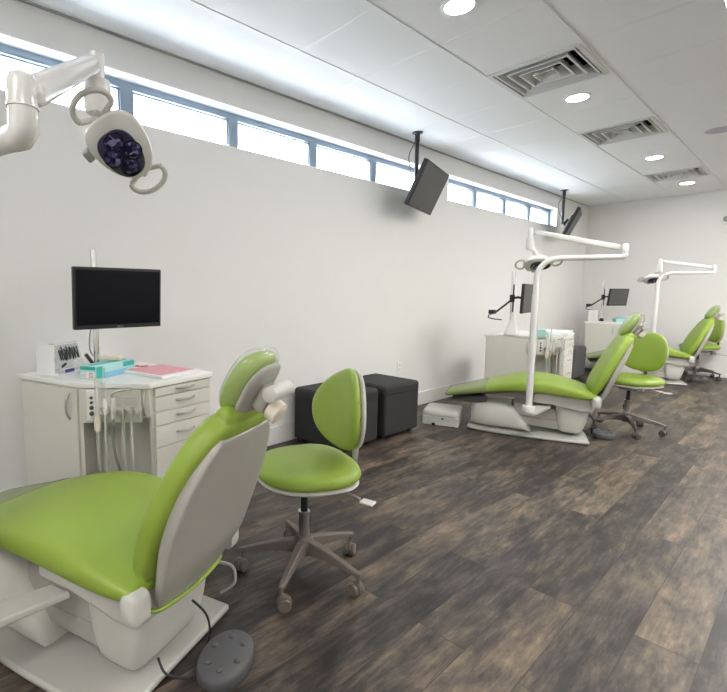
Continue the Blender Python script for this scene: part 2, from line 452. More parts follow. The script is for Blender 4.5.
# ------------------------------------------------------------------ hanging televisions
def tv(pole, c, yaw, lean, w, h, lab):
    r = tag(empty('hanging_television', (pole[0], pole[1], HC)), lab, 'television', 'televisions hung from the ceiling')
    P = V((pole[0], pole[1], HC))
    N0 = V((math.cos(yaw), math.sin(yaw), 0)); up = V((0,0,1))*math.cos(lean) + N0*math.sin(lean)
    wx = V((-math.sin(yaw), math.cos(yaw), 0)); Nn = wx.cross(up)
    B = Matrix((wx, up, Nn)).transposed(); cc = V(c) - P
    MB().box(cc - Nn*.022, (w, h, .044), B).build('television_body', M['black'], r, smooth=False, bevel=.006)
    MB().box(cc + Nn*.0012, (w-.03, h-.035, .003), B).build('screen', M['tvscreen'], r, smooth=False)
    MB().box(cc - Nn*.058 - up*.02, (w*.55, h*.55, .03), B).build('rear_housing', M['black'], r, smooth=False, bevel=.01)
    hub = cc - Nn*.115 - up*.02
    tip = V((0, 0, hub.z+.03))
    MB().lathe([(.05, 0), (.05, -.008), (.02, -.012), (.02, -.02)]).build('ceiling_plate', M['black'], r)
    MB().tube([(0,0,-.01), (0,0,-.09), (0,0,-.091), tip], [.024, .024, .019, .019]).build('pole', M['black'], r)
    mb = MB().tube([tip, tip+V((0,0,-.05)), hub], .016); mb.box(hub+Nn*.02, (.10, .10, .05), B)
    mb.tube([hub-wx*.07, hub+wx*.07], .013)
    mb.build('tilt_bracket', M['black'], r, bevel=.004)
    pts = catmull([(-.015,-.02,-.10), (-.05,-.05,-.20), (-.045,-.05,-.30), hub+V((-.02,-.04,.02)), cc-Nn*.07-up*.05])
    MB().tube(pts, .004, n=8).build('cable', M['black'], r)
    return r
tv((-2.72, 4.055), (-2.596, 4.103, 2.246), .267, .444, .71, .42, 'black television hung from the ceiling nearest the camera, tilted down')
tv((-2.72, 7.90), (-2.58, 7.96, 2.29), .267, .444, .66, .40, 'black television hung from the ceiling at the far end, beyond the windows')

# ------------------------------------------------------------------ ottomans
def ottoman(cx, cy, s, h, lab, rz=0, fab='fabric'):
    r = tag(empty('cube_ottoman', (cx, cy, 0), rz), lab, 'ottoman', 'charcoal cube ottomans along the window wall')
    MB().box((0, 0, (h-.03)/2+.02), (s, s, h-.03-.02)).build('upholstered_body', M[fab], r, bevel=.022, seg=4)
    MB().box((0, 0, h-.05), (s+.008, s+.008, .10)).build('padded_top', M[fab], r, bevel=.032, seg=5)
    for sx in (-1, 1):
        for sy in (-1, 1):
            MB().lathe([(.018, 0), (.018, .025)], c=(sx*(s/2-.06), sy*(s/2-.06), 0)).build('foot', M['black'], r)
ottoman(-2.625, 2.865, .50, .47, 'dark charcoal cube ottoman behind the green stool, nearer the camera')
ottoman(-2.625, 3.455, .50, .47, 'dark charcoal cube ottoman by the white foot box, beside the baseboard')
ottoman(-2.56, 7.77, .50, .475, 'charcoal cube ottoman between the second and third white carts', fab='fabric2')

# ------------------------------------------------------------------ dental chairs
def disc_y(mb, c, r, w, n=24):
    mb.lathe([(r*.9, -w/2), (r, -w/2+.006), (r, w/2-.006), (r*.9, w/2)], c=c, M=basis(x=(1,0,0), z=(0,-1,0)), n=n); return mb
def make_chair():
    r = empty('dental_chair', (0,0,0))
    # floor plate: bowed long sides
    poly = []
    for k in range(13):
        t = k/12; poly.append((-.98 + .96*t, -(.215 + .085*math.sin(PI*min(1, t*1.05)**.6*.62))))
    for k in range(13):
        t = 1-k/12; poly.append((-.98 + .96*t, (.215 + .085*math.sin(PI*min(1, t*1.05)**.6*.62))))
    MB().prism(poly, .004, .03).build('base_plate', M['basep'], r, bevel=.010, seg=3)
    # front floor housing, long and rounded, pointed towards the back
    rows = []
    rings = []
    for x, hw, zt in ((-.96,.10,.19),(-.945,.17,.225),(-.90,.215,.252),(-.80,.235,.268),(-.68,.24,.266),(-.60,.238,.245),(-.54,.232,.165),(-.49,.222,.10),(-.455,.21,.05)):
        ring = []
        for i in range(28):
            c, s_ = supe(2*PI*i/28, .5)
            z = .03 + (zt-.03)*(.5+.5*s_)
            ring.append(V((x, c*hw*(1-.16*(.5+.5*s_)), z)))
        rings.append(ring)
    MB().loft(rings).build('base_housing', M['plastic'], r, ang=60)
    MB().sideprism([(-.62,.20),(-.62,.255),(-.52,.26),(-.50,.20)], -.12, .12).build('top_bellows', M['dgrey'], r, bevel=.008)
    # parallel lift links
    mb = MB()
    mb.sideprism([(-.60,.165),(-.20,.15),(-.20,.235),(-.60,.29)], -.155, .155)
    mb.build('upper_lift_link', M['shell'], r, bevel=.008)
    MB().sideprism([(-.54,.085),(-.19,.07),(-.19,.148),(-.57,.160)], -.15, .15).build('lower_lift_link', M['shell'], r, bevel=.008)
    # rear column cover, rounded at the foot
    rings = []
    for z, x0, x1, hw in ((.052,-.20,-.085,.14),(.06,-.225,-.07,.16),(.085,-.245,-.055,.175),(.15,-.262,-.035,.185),(.24,-.275,-.02,.19),(.31,-.28,-.01,.19)):
        ring = []
        for i in range(32):
            c, s_ = supe(2*PI*i/32, .35)
            ring.append(V(((x0+x1)/2 + c*(x1-x0)/2, s_*hw, z)))
        rings.append(ring)
    MB().loft(rings).build('column_cover', M['plastic'], r, ang=60)
    # seat frame: slanting side panels
    side = [(-.45,.385),(-.45,.305),(-.30,.30),(-.10,.262),(-.005,.262),(.010,.30),(-.005,.375),(-.08,.395),(-.2,.41)]
    mb = MB().sideprism(side, -.215, .215)
    mb.build('seat_frame', M['plastic'], r, bevel=.012, seg=3)
    # leg rest support under the toe
    MB().sideprism([(-1.15,.235),(-1.13,.262),(-.84,.315),(-.82,.25),(-.90,.235)], -.15, .15).build('legrest_support', M['dgrey'], r, bevel=.012)
    MB().sideprism([(-.88,.315),(-.44,.385),(-.44,.33),(-.86,.275)], -.08, .08).build('legrest_arm', M['shell'], r, bevel=.008)
    # seat and leg rest cushion
    rows = [(-1.165,.302,.042,.19),(-1.05,.332,.055,.205),(-.92,.364,.066,.225),(-.78,.400,.085,.25),(-.64,.431,.106,.275),(-.52,.449,.126,.286),
            (-.40,.454,.138,.29),(-.28,.444,.134,.29),(-.16,.425,.115,.284),(-.07,.408,.09,.275),(-.01,.398,.065,.262)]
    seat = slab(rows, e=.52).build('seat_cushion', M['green'], r, ang=80)
    rows2 = [(-1.168,.302,.050,.196),(-1.05,.332,.063,.211),(-.92,.364,.074,.231),(-.84,.385,.084,.245)]
    slab(rows2, e=.5).build('clear_toe_cover', M['cover'], seat, ang=80)
    # backrest
    rows = [(.005,.425,.055,.20),(.015,.47,.085,.228),(.055,.57,.095,.245),(.10,.67,.095,.243),(.147,.77,.092,.222),(.184,.84,.092,.19),(.212,.885,.09,.15),(.224,.908,.07,.115)]
    back = slab(rows, e=.55).build('backrest_cushion', M['green'], r, ang=80)
    rows = [(.022,.318,.026,.158),(.048,.375,.036,.185),(.078,.44,.045,.208),(.112,.55,.05,.226),(.153,.66,.05,.224),(.194,.76,.044,.196),(.224,.828,.036,.158),(.234,.852,.03,.135)]
    slab(rows, e=.3, endr=.25).build('back_shell', M['shell'], r, ang=60)
    MB().tube(catmull([(-.005,-.185,.322),(.030,-.155,.308),(.044,0,.303),(.030,.155,.308),(-.005,.185,.322)]), .007).build('green_piping', M['green'], r)
    # hinge covers on either side of the seat/back joint
    for s_ in (-1, 1):
        rings = []
        for y, k in ((0,1),(.035,1),(.05,.9),(.058,.7)):
            rings.append([V((.012+.036*k*supe(2*PI*i/24,.6)[0], s_*(.212+y), .362+.050*k*supe(2*PI*i/24,.55)[1])) for i in range(24)])
        MB().loft(rings).build('hinge_cover', M['plastic'], r, ang=60)
    # headrest: pad, back plate, bracket, knob
    ax = V((.52,0,.855)); nf = V((-.855,0,.52))
    hc = V((.246,0,.992))
    Bh = Matrix((V((0,1,0)), ax, nf.normalized())).transposed()
    if Bh.determinant() < 0: Bh = Matrix((V((0,-1,0)), ax, nf.normalized())).transposed()
    def hout(a):
        c, s_ = supe(a, .75); return (.094*c, .108*s_)
    hd = MB().pillow(hout, .074, c=hc+nf*.012, M=Bh, dome=lambda x, y: 1.2*x*x, p=.5).build('headrest_pad', M['green'], r, ang=80)
    MB().pillow(lambda a: tuple(q*1.04 for q in hout(a)), .084, c=hc+nf*.013+ax*.010, M=Bh, dome=lambda x, y: 1.2*x*x, p=.5).build('clear_headrest_sleeve', M['film'], hd, ang=80)
    MB().pillow(lambda a: tuple(q*.88 for q in hout(a)), .026, c=hc-nf*.026, M=Bh, dome=lambda x, y: 1.2*x*x, p=.5).build('headrest_plate', M['shell'], r, ang=80)
    MB().box(hc-nf*.055-ax*.005, (.06, .085, .045), Bh).build('headrest_joint', M['shell'], r, bevel=.014, seg=3)
    MB().lathe([(.014,-.06),(.022,-.056),(.022,.056),(.014,.06)], c=hc-nf*.078+ax*.035, M=basis(x=(1,0,0), z=(0,1,0))).build('headrest_lever', M['plastic'], r)
    mb = MB()
    mb.lathe([(.026,-.02),(.034,-.016),(.034,.016),(.026,.02)], c=hc-nf*.100-ax*.020, M=Bh); mb.build('release_knob', M['cream'], r)
    MB().box((.222,0,.925), (.014,.055,.20), Matrix.Rotation(.42,3,'Y')).build('headrest_bar', M['metal'], r, bevel=.003)
    MB().box((.222,0,.893), (.045,.085,.03), Matrix.Rotation(.42,3,'Y')).build('bar_collar', M['plastic'], r, bevel=.006)
    # bracket carrying the lamp post
    B2 = [(-.31,-.20),(-.40,-.20),(-.525,-.46),(-.52,-.535),(-.45,-.545),(-.415,-.50)]
    MB().prism(B2, .262, .288).build('lamp_post_bracket', M['plastic'], r, bevel=.006)
    mb = MB().lathe([(.05,.286),(.05,.33),(.044,.338)], c=(-.485,-.50,0)); mb.build('post_socket', M['lamp'], r)
    # hose loop hanging behind the seat
    MB().tube(catmull([(-.01,.185,.27),(.045,.215,.25),(.055,.215,.19),(.01,.19,.15)]), .006, n=10).build('hose_loop', M['mgrey'], r)
    return r
TH = R(22)
ORIG = [V((-1.322,.718,0)), V((-1.289,4.684,0)), V((-1.27,8.66,0))]
clab = ['green dental chair nearest the camera, in the left foreground with clear headrest cover',
        'green dental chair in the middle, side on, with white foot box at its toe',
        'green dental chair farthest away, by the far wall at the right edge']
ch0 = make_chair()
for k in range(3):
    c = ch0 if k == 0 else copy_tree(ch0)
    c.location = ORIG[k]; c.rotation_euler = (0,0,TH)
    for p in c.children:                                  # each headrest is set a little differently
        if p.name.split('.')[0] in ('headrest_pad','headrest_plate','headrest_joint','headrest_lever','release_knob'):
            p.location.x += (.018, -.022, -.01)[k]
    tag(c, clab[k], 'dental chair', 'green dental chairs')
def ch(k, p):
    """chair coordinates (along, across, up) to world"""
    a = V((math.cos(TH), math.sin(TH), 0)); n = V((-math.sin(TH), math.cos(TH), 0))
    return ORIG[k] + a*p[0] + n*p[1] + V((0,0,p[2]))

# ------------------------------------------------------------------ foot pedals and foot box
def make_pedal():
    r = empty('foot_pedal', (0,0,0))
    out = lambda a: (.122*supe(a,.92)[0], .086*supe(a,.92)[1])
    rings = []
    for sc, z in ((.96,.0),(1.0,.006),(1.0,.03),(.975,.04),(.93,.044)):
        rings.append([V((out(2*PI*i/40)[0]*sc, out(2*PI*i/40)[1]*sc, z)) for i in range(40)])
    MB().loft(rings).build('pedal_body', M['dgrey'], r, ang=50)
    for k in range(6):
        a = 2*PI*k/6+.3
        MB().lathe([(.0115,.0435),(.0105,.049),(.006,.051),(.001,.0515)], c=(.078*math.cos(a), .053*math.sin(a), 0), n=14).build('button', M['dgrey'], r)
    return r
ped0 = make_pedal()
plab = ['dark grey oval foot pedal with round buttons on the floor by the nearest chair',
        'dark grey oval foot pedal on the floor behind the middle chair',
        'dark grey oval foot pedal on the floor by the farthest chair']
PP = [((-1.232,.818), R(118)), ((-1.20,4.80), R(108)), ((-1.14,8.99), R(60))]
for k in range(3):
    c = ped0 if k == 0 else copy_tree(ped0)
    c.location = (PP[k][0][0], PP[k][0][1], 0.001); c.rotation_euler = (0,0,PP[k][1])
    tag(c, plab[k], 'foot pedal', 'dental foot pedals')
    p = V((PP[k][0][0], PP[k][0][1], 0))
    pts = [ch(k,(-.03,.05,.17)), ch(k,(.005,.03,.12)), ch(k,(.03,.03,.04))]
    inv = Matrix.Rotation(-PP[k][1], 3, 'Z')
    w = [ch(k,(-.02,.06,.19)), ch(k,(.03,.07,.15)), ch(k,(.04,.08,.08)), ch(k,(.03,.07,.03)), p+ (ch(k,(.03,.07,.03))-p)*.45]
    w[-1].z = .02; w[-2].z = .012
    MB().tube([inv @ (q-p) for q in catmull(w)], .0042, n=8).build('cable', M['black'], c)
    w = [ch(k,(-.035,-.10,.085)), ch(k,(.0,-.10,.04)), ch(k,(.05,-.05,.009)), ch(k,(.075,-.0,.008)), ch(k,(.05,.06,.008)), p+(ch(k,(.05,.06,.008))-p)*.5]
    MB().tube([inv @ (q-p) for q in catmull(w)], .0042, n=8).build('cable', M['black'], c)
fb = tag(empty('utility_box', ch(1,(-1.215,-.08,0)), TH), 'white plastic utility box on the floor under the toe of the middle chair', 'utility box')
MB().box((0,0,.045), (.33,.36,.088)).build('box_body', M['plastic'], fb, bevel=.008)
rings = []
for sc, z in ((1.0,.09),(1.012,.094),(1.012,.11),(.99,.128),(.93,.14),(.80,.143)):
    rings.append([V((.167*sc*supe(2*PI*i/48,.22)[0], .182*sc*supe(2*PI*i/48,.22)[1], z)) for i in range(48)])
MB().loft(rings).build('box_lid', M['plastic'], fb, ang=50)
disc_y(MB(), (.02,-.181,.07), .009, .006).build('screw_cap', M['black'], fb)
MB().box((-.06,-.181,.012), (.03,.006,.024)).build('cable_notch', M['black'], fb)

# ------------------------------------------------------------------ dental lights
def dental_light(k, elbow, pivot, head, N, axis, lab, q_=.72):
    """post beside chair k, boom, spring arm, head"""
    o = ch(k, (-.485,-.50,.338))
    r = tag(empty('dental_light', o), lab, 'dental light', 'dental lights on posts')
    L = lambda p: V(p) - o
    bend = []
    e = V(elbow); d = V((e.x-o.x, e.y-o.y, 0)); ln = d.length; d.normalize()
    zb = e.z
    MB().tube([V((0,0,-.02)), V((0,0,zb-o.z-.28))], .036*q_).build('post', M['lamp'], r)
    pts = [V((0,0,zb-o.z-.285)), V((0,0,zb-o.z-.17))]
    for q in range(9):
        a = PI/2*q/8; rr = .15
        pts.append(d*(rr*(1-math.cos(a))) + V((0,0,zb-o.z-rr+rr*math.sin(a))))
    pts.append(d*(ln-.03) + V((0,0,zb-o.z)))
    MB().tube(pts, [.030*q_]*11 + [.0285*q_], n=18).build('boom', M['lamp'], r)
    el = V((e.x, e.y, zb)) - o
    mb = MB().tube([el+(-d)*.035, el-d*.015, el+V((0,0,.012)), el+V((0,0,.06*q_))], [.029*q_,.031*q_,.031*q_,.03*q_], n=18)
    mb.tube([el+V((0,0,.057*q_)), el+V((0,0,.064*q_))], .033*q_, n=18)
    mb.build('elbow', M['lamp'], r, ang=60)
    s0 = el + V((0,0,.065*q_)); pv = L(pivot)
    MB().tube([s0, s0+V((0,0,.045*q_)), s0+V((0,0,.062*q_)), s0+V((0,0,.07*q_))], [.0305*q_,.0305*q_,.024*q_,.008*q_], n=18).build('shoulder_cap', M['lamp'], r, ang=60)
    t = (pv-s0-V((0,0,.016*q_))); st = s0+V((0,0,.016*q_)); u = t.normalized()
    side = u.cross(V((0,0,1))).normalized(); upv = side.cross(u)
    def sec(p, a, b):
        a *= q_; b *= q_
        return [p + side*a*supe(2*PI*i/20,.5)[0] + upv*b*supe(2*PI*i/20,.5)[1] for i in range(20)]
    MB().loft([sec(st+u*.028,.013,.016), sec(st+u*.04,.026,.03), sec(st+u*.07,.027,.031), sec(pv-u*.05,.023,.026), sec(pv-u*.03,.018,.022)]).build('spring_arm', M['lamp'], r, ang=50)
    MB().tube([pv+V((0,0,.028)), pv+V((0,0,.022)), pv+V((0,0,-.03)), pv+V((0,0,-.06))], [.012*q_,.026*q_,.026*q_,.022*q_], n=18).build('wrist_joint', M['lamp'], r, ang=60)
    # yoke from the wrist to the head
    hc = L(head); Nv = V(N).normalized(); B = basis(x=axis, z=Nv)
    ax = B @ V((1,0,0)); ay = B @ V((0,1,0))
    kn = pv + V((0,0,-.11))
    MB().tube([pv+V((0,0,-.055)), kn+V((0,0,-.025)), kn+V((0,0,-.04))], [.042*q_,.042*q_,.034*q_], n=20).build('swivel_barrel', M['lamp'], r, ang=60)
    back = hc - Nv*.055
    MB().tube(catmull([kn+V((0,0,-.03)), kn*.5+back*.5-Nv*.008, back]), .017, n=14).build('yoke', M['lamp'], r)
    # head: shield shaped shell, flat rim, violet panel and four reflectors
    def out(a, s=1):
        c, s_ = supe(a, .86)
        return (.104*c*s, (.082-.020*math.cos(a))*s_*s)
    def ring(s, z): return [hc + B @ V((out(2*PI*i/44)[0]*s, out(2*PI*i/44)[1]*s, z)) for i in range(44)]
    MB().loft([ring(.30,-.066), ring(.55,-.06), ring(.80,-.042), ring(.95,-.018), ring(1.0,0), ring(.985,.008), ring(.93,.010)]).build('lamp_housing', M['lamp'], r, ang=70)
    def pan(a):
        c, s_ = supe(a, .8); return (.074*c+.012, (.056-.006*math.cos(a))*s_-.012)
    MB().loft([[hc + B @ V((pan(2*PI*i/40)[0]*s, pan(2*PI*i/40)[1]*s, z)) for i in range(40)] for s, z in ((1.0,.008),(1.0,.014),(.96,.017))]).build('lens_panel', M['lensp'], r, ang=50)
    for x, y in ((-.034,-.008),(.014,.020),(.004,-.038),(.052,-.014)):
        MB().lathe([(.0265,.015),(.0255,.020),(.018,.0245),(.010,.0262),(.001,.0265)], c=hc + B @ V((x,y,0)), M=B, n=22).build('reflector', M['lens'], r, ang=30)
        MB().lathe([(.0265,.0155),(.0265,.0225),(.0295,.0225),(.0295,.0155)], c=hc + B @ V((x,y,0)), M=B, n=26).build('lens_ring', M['ring'], r)
    # D shaped grab handles at both ends
    for s_ in (-1, 1):
        pts = []
        for q in range(15):
            a = PI*(-.62+1.24*q/14)
            pts.append(hc + B @ V((s_*(.128+.042*math.cos(a)), .058*math.sin(a), -.012)))
        hb = MB().tube(pts, .0085, n=12)
        hb.tube([hc+B@V((s_*.085,0,-.016)), hc+B@V((s_*.115,0,-.014)), hc+B@V((s_*.168,0,-.012))][:2], .009, n=12)
        hb.tube([pts[0], hc+B@V((s_*.098,-.012,-.014))], .008, n=10); hb.tube([pts[-1], hc+B@V((s_*.098,.012,-.014))], .008, n=10)
        hb.build('grab_handle', M['plastic'], r, ang=60)
    MB().box(hc+B@V((-.03,-.098,-.012)), (.035,.022,.03), B).build('switch_box', M['mgrey'], r, bevel=.005)
    return r
dental_light(0, (-1.095,.25,1.575), (-1.495,.548,1.945), (-1.412,.588,1.688), (.74,-.20,-.64), (.34,.33,-.80),
             'white dental light head with violet lenses nearest the camera at upper left', .92)
p2 = ch(1,(-.545,-.40,1.765)); h2 = ch(1,(-.475,-.36,1.50))
dental_light(1, ch(1,(.085,-.50,1.535)), p2, h2, tuple(ch(1,(.10,-.55,-.80))-ORIG[1]), (math.cos(TH),math.sin(TH),0),
             'white dental light on a bent post beside the middle dental chair')
p3 = ch(2,(-.46,-.42,1.70)); h3 = ch(2,(-.52,-.40,1.455))
dental_light(2, ch(2,(.085,-.50,1.535)), p3, h3, tuple(ch(2,(.10,-.55,-.80))-ORIG[2]), (math.cos(TH),math.sin(TH),0),
             'white dental light on a bent post farthest away by the far wall')

# ------------------------------------------------------------------ stools
def make_stool(loc, rz, star, hseat, mbase, lab, back_rot=0):
    """front of the stool faces local -x"""
    r = tag(empty('dental_stool', (loc[0], loc[1], 0), rz), lab, 'stool', 'green dental stools')
    rad = .27
    hub = MB().lathe([(.036,.090),(.042,.105),(.042,.162),(.034,.175)]).build('hub', mbase, r)
    for k in range(5):
        a = star + 2*PI*k/5 - rz
        d = V((math.cos(a), math.sin(a), 0)); s_ = V((-d.y, d.x, 0))
        rings = []
        for t, w, z0, z1 in ((.03,.024,.100,.162),(.10,.021,.106,.152),(.20,.017,.100,.128),(.272,.015,.090,.108),(.294,.010,.090,.104)):
            p = d*t
            rings.append([p+s_*w+V((0,0,z0)), p+s_*w*.75+V((0,0,z1)), p-s_*w*.75+V((0,0,z1)), p-s_*w+V((0,0,z0))])
        MB().loft(rings).build('base_arm', mbase, r, bevel=.004)
        q = d*.280
        ca = a + 1.1 + k*.9
        f = V((math.cos(ca), math.sin(ca), 0)); g = V((-f.y, f.x, 0))
        cs = empty('caster', (0,0,0)); cs.parent = r
        mb = MB().tube([q+V((0,0,.055)), q+V((0,0,.095))], .008, n=10)
        Mw = basis(x=(0,0,1), z=g)
        wc = q + f*.012 + V((0,0,.0285))
        mb.lathe([(.0285,-.006),(.031,-.004),(.031,.004),(.0285,.006)], c=wc+V((0,0,.004)), M=Mw, n=20)
        mb.build('caster_hood', mbase, cs, ang=60)
        for sg in (-1, 1):
            MB().lathe([(.012,-.009),(.0245,-.009),(.0275,-.005),(.0275,.005),(.0245,.009),(.012,.009)], c=wc+g*sg*.0165, M=Mw, n=22).build('wheel', mbase, cs, ang=50)
    zs = hseat - .085
    MB().lathe([(.024,.16),(.024,.275),(.027,.28),(.027,.29)]).build('gas_cylinder', M['metal'], r)
    MB().lathe([(.016,.285),(.016,zs-.005)]).build('piston', M['black'], r)
    MB().tube([(.03,.03,.19),(.04,.045,.23)], .014, n=12).build('knob', M['black'], r)
    # seat pan, cushion
    def so(a):
        c, s_ = supe(a, .80)
        return (.222*c, (.236+.03*math.cos(a))*s_)
    MB().pillow(lambda a: tuple(q*.97 for q in so(a)), .03, c=(0,0,zs+.012), p=.3).build('seat_pan', M['plastic'], r, ang=60)
    MB().pillow(so, .082, c=(0,0,zs+.052), p=.36, dome=lambda x, y: .10*x*abs(x)*1.2 - .12*y*y).build('seat_cushion', M['green'], r, ang=80)
    # tilt mechanism and levers
    MB().box((.02,0,zs-.022), (.16,.11,.04)).build('tilt_mechanism', M['mgrey'], r, bevel=.008)
    for yy, xx in ((.10,.16),):
        MB().tube([(.06,-.05,zs-.02),(.12,-.12,zs-.03),(.175,-.19,zs-.05)], .006, n=10).build('lever_rod', M['metal'], r)
        MB().box((.195,-.215,zs-.056), (.045,.06,.010), Matrix.Rotation(.6,3,'Z')).build('lever_paddle', M['lamp'], r, bevel=.004)
    # backrest bar and bracket
    MB().box((.20,0,zs-.03), (.05,.05,.10)).build('bar_bracket', M['plastic'], r, bevel=.006)
    MB().tube(catmull([(.06,0,zs-.02),(.20,0,zs-.022),(.245,0,zs+.02),(.255,0,zs+.12),(.235,0,zs+.22)]), .014, n=12).build('backrest_bar', M['mgrey'] if mbase is M['beige'] else M['bronze'], r)
    zc = hseat + .205
    up = V((.10,0,1)).normalized(); nf = V((-1,0,.10)).normalized()
    Bm = Matrix((V((0,-1,0)), up, nf)).transposed()
    if Bm.determinant() < 0: Bm = Matrix((V((0,1,0)), up, nf)).transposed()
    Bm = Bm @ Matrix.Rotation(back_rot, 3, 'Z')
    def bo(a):
        c, s_ = supe(a, .88)
        k = 1.0 + .05*s_
        return (.212*c*k, .176*s_*(1+.16*c))
    dm = lambda x, y: 1.0*x*x
    MB().pillow(bo, .062, c=V((.195,0,zc))+nf*.012, M=Bm, dome=dm, p=.38).build('backrest_cushion', M['green'], r, ang=80)
    MB().pillow(lambda a: tuple(q*.975 for q in bo(a)), .036, c=V((.195,0,zc))-nf*.020, M=Bm, dome=dm, p=.25).build('backrest_shell', M['plastic'], r, ang=60)
    return r
make_stool((-1.455,1.390), R(70), math.atan2(1.193-1.41, -1.665+1.43)+.06, .53, M['beige'],
           'green dental stool with taupe star base, nearest the camera beside the first chair', back_rot=.26)
make_stool((-1.13,5.17), R(76), math.atan2(-.18,-.18), .515, M['bronze'],
           'green dental stool with dark star base beside the middle chair', back_rot=.12)
make_stool((-1.22,9.31), R(41), R(200), .515, M['bronze'],
           'green dental stool with dark star base, farthest away at the right edge')

# ------------------------------------------------------------------ treatment carts
ZT = .81
def face_frame(a, b):
    a = V((a[0], a[1], 0)); b = V((b[0], b[1], 0)); u = (b-a); l = u.length; u.normalize()
    return a, u, V((u.y, -u.x, 0)), l                     # outward normal to the right of a->b
def make_cart(P, lab, full=True):
    Lp, A, Bq, Cq, Dq = [V((p[0], p[1])) for p in P]
    ctr = (Lp+A+Bq+Cq+Dq)/5
    r = tag(empty('treatment_cart', (ctr.x, ctr.y, 0)), lab, 'cabinet', 'white dental treatment carts')
    loc = lambda p: (p[0]-ctr.x, p[1]-ctr.y)
    ins = lambda p, k=.955: V(((p[0]-ctr.x)*k, (p[1]-ctr.y)*k))
    l, a, b, c, d = [ins(p) for p in (Lp, A, Bq, Cq, Dq)]
    b = b + (c-b)*.06 - V((c.y-b.y, -(c.x-b.x))).normalized()*.012
    dep = .20
    # countertop
    MB().prism([loc(p) for p in (Lp, A, Bq, Cq, Dq)], ZT-.026, ZT).build('countertop', M['top'], r, bevel=.004)
    # body with a recess in the middle face
    o_, u, nn, ln = face_frame((a.x,a.y,0), (b.x,b.y,0))
    a1 = V((a.x,a.y)) + V((u.x,u.y))*.015; b1 = V((b.x,b.y)) - V((u.x,u.y))*.010
    a2 = a1 - V((nn.x,nn.y))*dep; b2 = b1 - V((nn.x,nn.y))*dep
    MB().prism([tuple(p) for p in (l, a, a1, a2, b2, b1, b, c, d)], .06, ZT-.026).build('cabinet_body', M['cab'], r, bevel=.002)
    MB().prism([tuple(p*.93) for p in (l, a, a2, b2, b, c, d)], .0, .06).build('plinth', M['dgrey'], r)
    # door on the left face
    def panel(p, q, x0, x1, z0, z1, th, name, mat=M['cab'], off=0):
        o2, u2, n2, l2 = face_frame(p, q)
        B = Matrix((u2, n2, V((0,0,1)))).transposed()
        cc = o2 + u2*((x0+x1)/2) + n2*(off+th/2) + V((0,0,(z0+z1)/2))
        return MB().box(cc, (x1-x0, th, z1-z0), B).build(name, mat, r, bevel=.0015), o2, u2, n2, l2
    def pull(o2, u2, n2, x, z, half, vert, parent):
        e = V((0,0,1)) if vert else u2
        base = o2 + u2*x + V((0,0,z)); pts = []
        for q in range(11):
            t = -1+2*q/10
            pts.append(base + e*half*t + n2*(.018+.022*(1-t*t)))
        mb = MB().tube(pts, .0058, n=10)
        mb.tube([pts[0], base-e*half+n2*.012], .0055, n=8); mb.tube([pts[-1], base+e*half+n2*.012], .0055, n=8)
        mb.build('handle', M['metal'], parent)
    ll = (a-l).length
    dr, o2, u2, n2, l2 = panel(l, a, .012, ll-.004, .075, ZT-.034, .014, 'door')
    pull(o2, u2, n2, ll-.06, ZT-.125, .065, True, dr)
    # drawers on the right face
    lc = (c-b).length
    zz = [.765, .7, .62, .50, .34, .08]
    zb = [ZT-.030, .732, .656, .580, .468, .28, .075]
    for k in range(6):
        z1, z0 = zb[k], zb[k+1]
        dw, o2, u2, n2, l2 = panel(b, c, .012, lc-.008, z0+.003, z1-.003-(.007 if k == 2 else 0), .016, 'drawer')
        pull(o2, u2, n2, lc*.52, (z0+z1)/2+.004, .06, False, dw)
    # delivery head: panel that overhangs the recess in the middle face
    o2, u2, n2, l2 = face_frame(a, b)
    B = Matrix((u2, n2, V((0,0,1)))).transposed()
    lb = (b-a).length; z0, z1 = ZT-.205, ZT-.03
    MB().box(o2+u2*(lb*.43)+n2*.0+V((0,0,(z0+z1)/2)), (lb*.86, .03, z1-z0), B).build('delivery_panel', M['cab'], r, bevel=.006)
    hd = MB().box(o2+u2*(lb*.925)+n2*(-.006)+V((0,0,(z0+z1)/2+.012)), (lb*.13, .026, z1-z0-.024), B).build('delivery_door', M['cab'], r, bevel=.006)
    pull(o2+n2*.002, u2, n2, lb*.915, ZT-.105, .06, True, hd)
    if full:
        cp = MB().box(o2+u2*(lb*.185)+n2*.018+V((0,0,(z0+z1)/2+.005)), (.052,.006,.155), B).build('control_strip', M['white'], r, bevel=.002)
        for kz, rr in ((.032,.0075),(.008,.0075),(-.018,.010),(-.048,.011)):
            MB().lathe([(rr,0),(rr,.006),(rr*.75,.010),(.001,.010)], c=o2+u2*(lb*.185)+n2*.021+V((0,0,(z0+z1)/2+.012+kz)), M=basis(x=u2, z=n2), n=18).build('control_knob', M['dgrey'], cp)
    # instrument holder bar with slots
    zh = ZT-.128
    hb = MB().box(o2+u2*(lb*.60)+n2*.040+V((0,0,zh)), (lb*.56,.05,.016), B); hb.box(o2+u2*(lb*.68)+n2*.019+V((0,0,zh+.03)), (lb*.28,.008,.055), B)
    for k in range(6):
        hb.box(o2+u2*(lb*(.36+.096*k))+n2*.072+V((0,0,zh)), (.012,.03,.024), B)
    hb.build('instrument_holder', M['plastic'], r, bevel=.003)
    W = V((ctr.x, ctr.y, 0))
    return r, W+o2, u2, n2, lb, zh
cart_polys = [
    [(-2.875,.56), (-2.395,.725), (-2.143,.992), (-2.239,1.417), (-2.875,1.27)],
    [(-2.46,5.07), (-2.0,5.25), (-1.775,5.47), (-1.874,6.05), (-2.47,5.90)],
    [(-2.547,8.61), (-2.12,8.74), (-1.87,8.86), (-1.865,9.32), (-2.52,9.25)]]
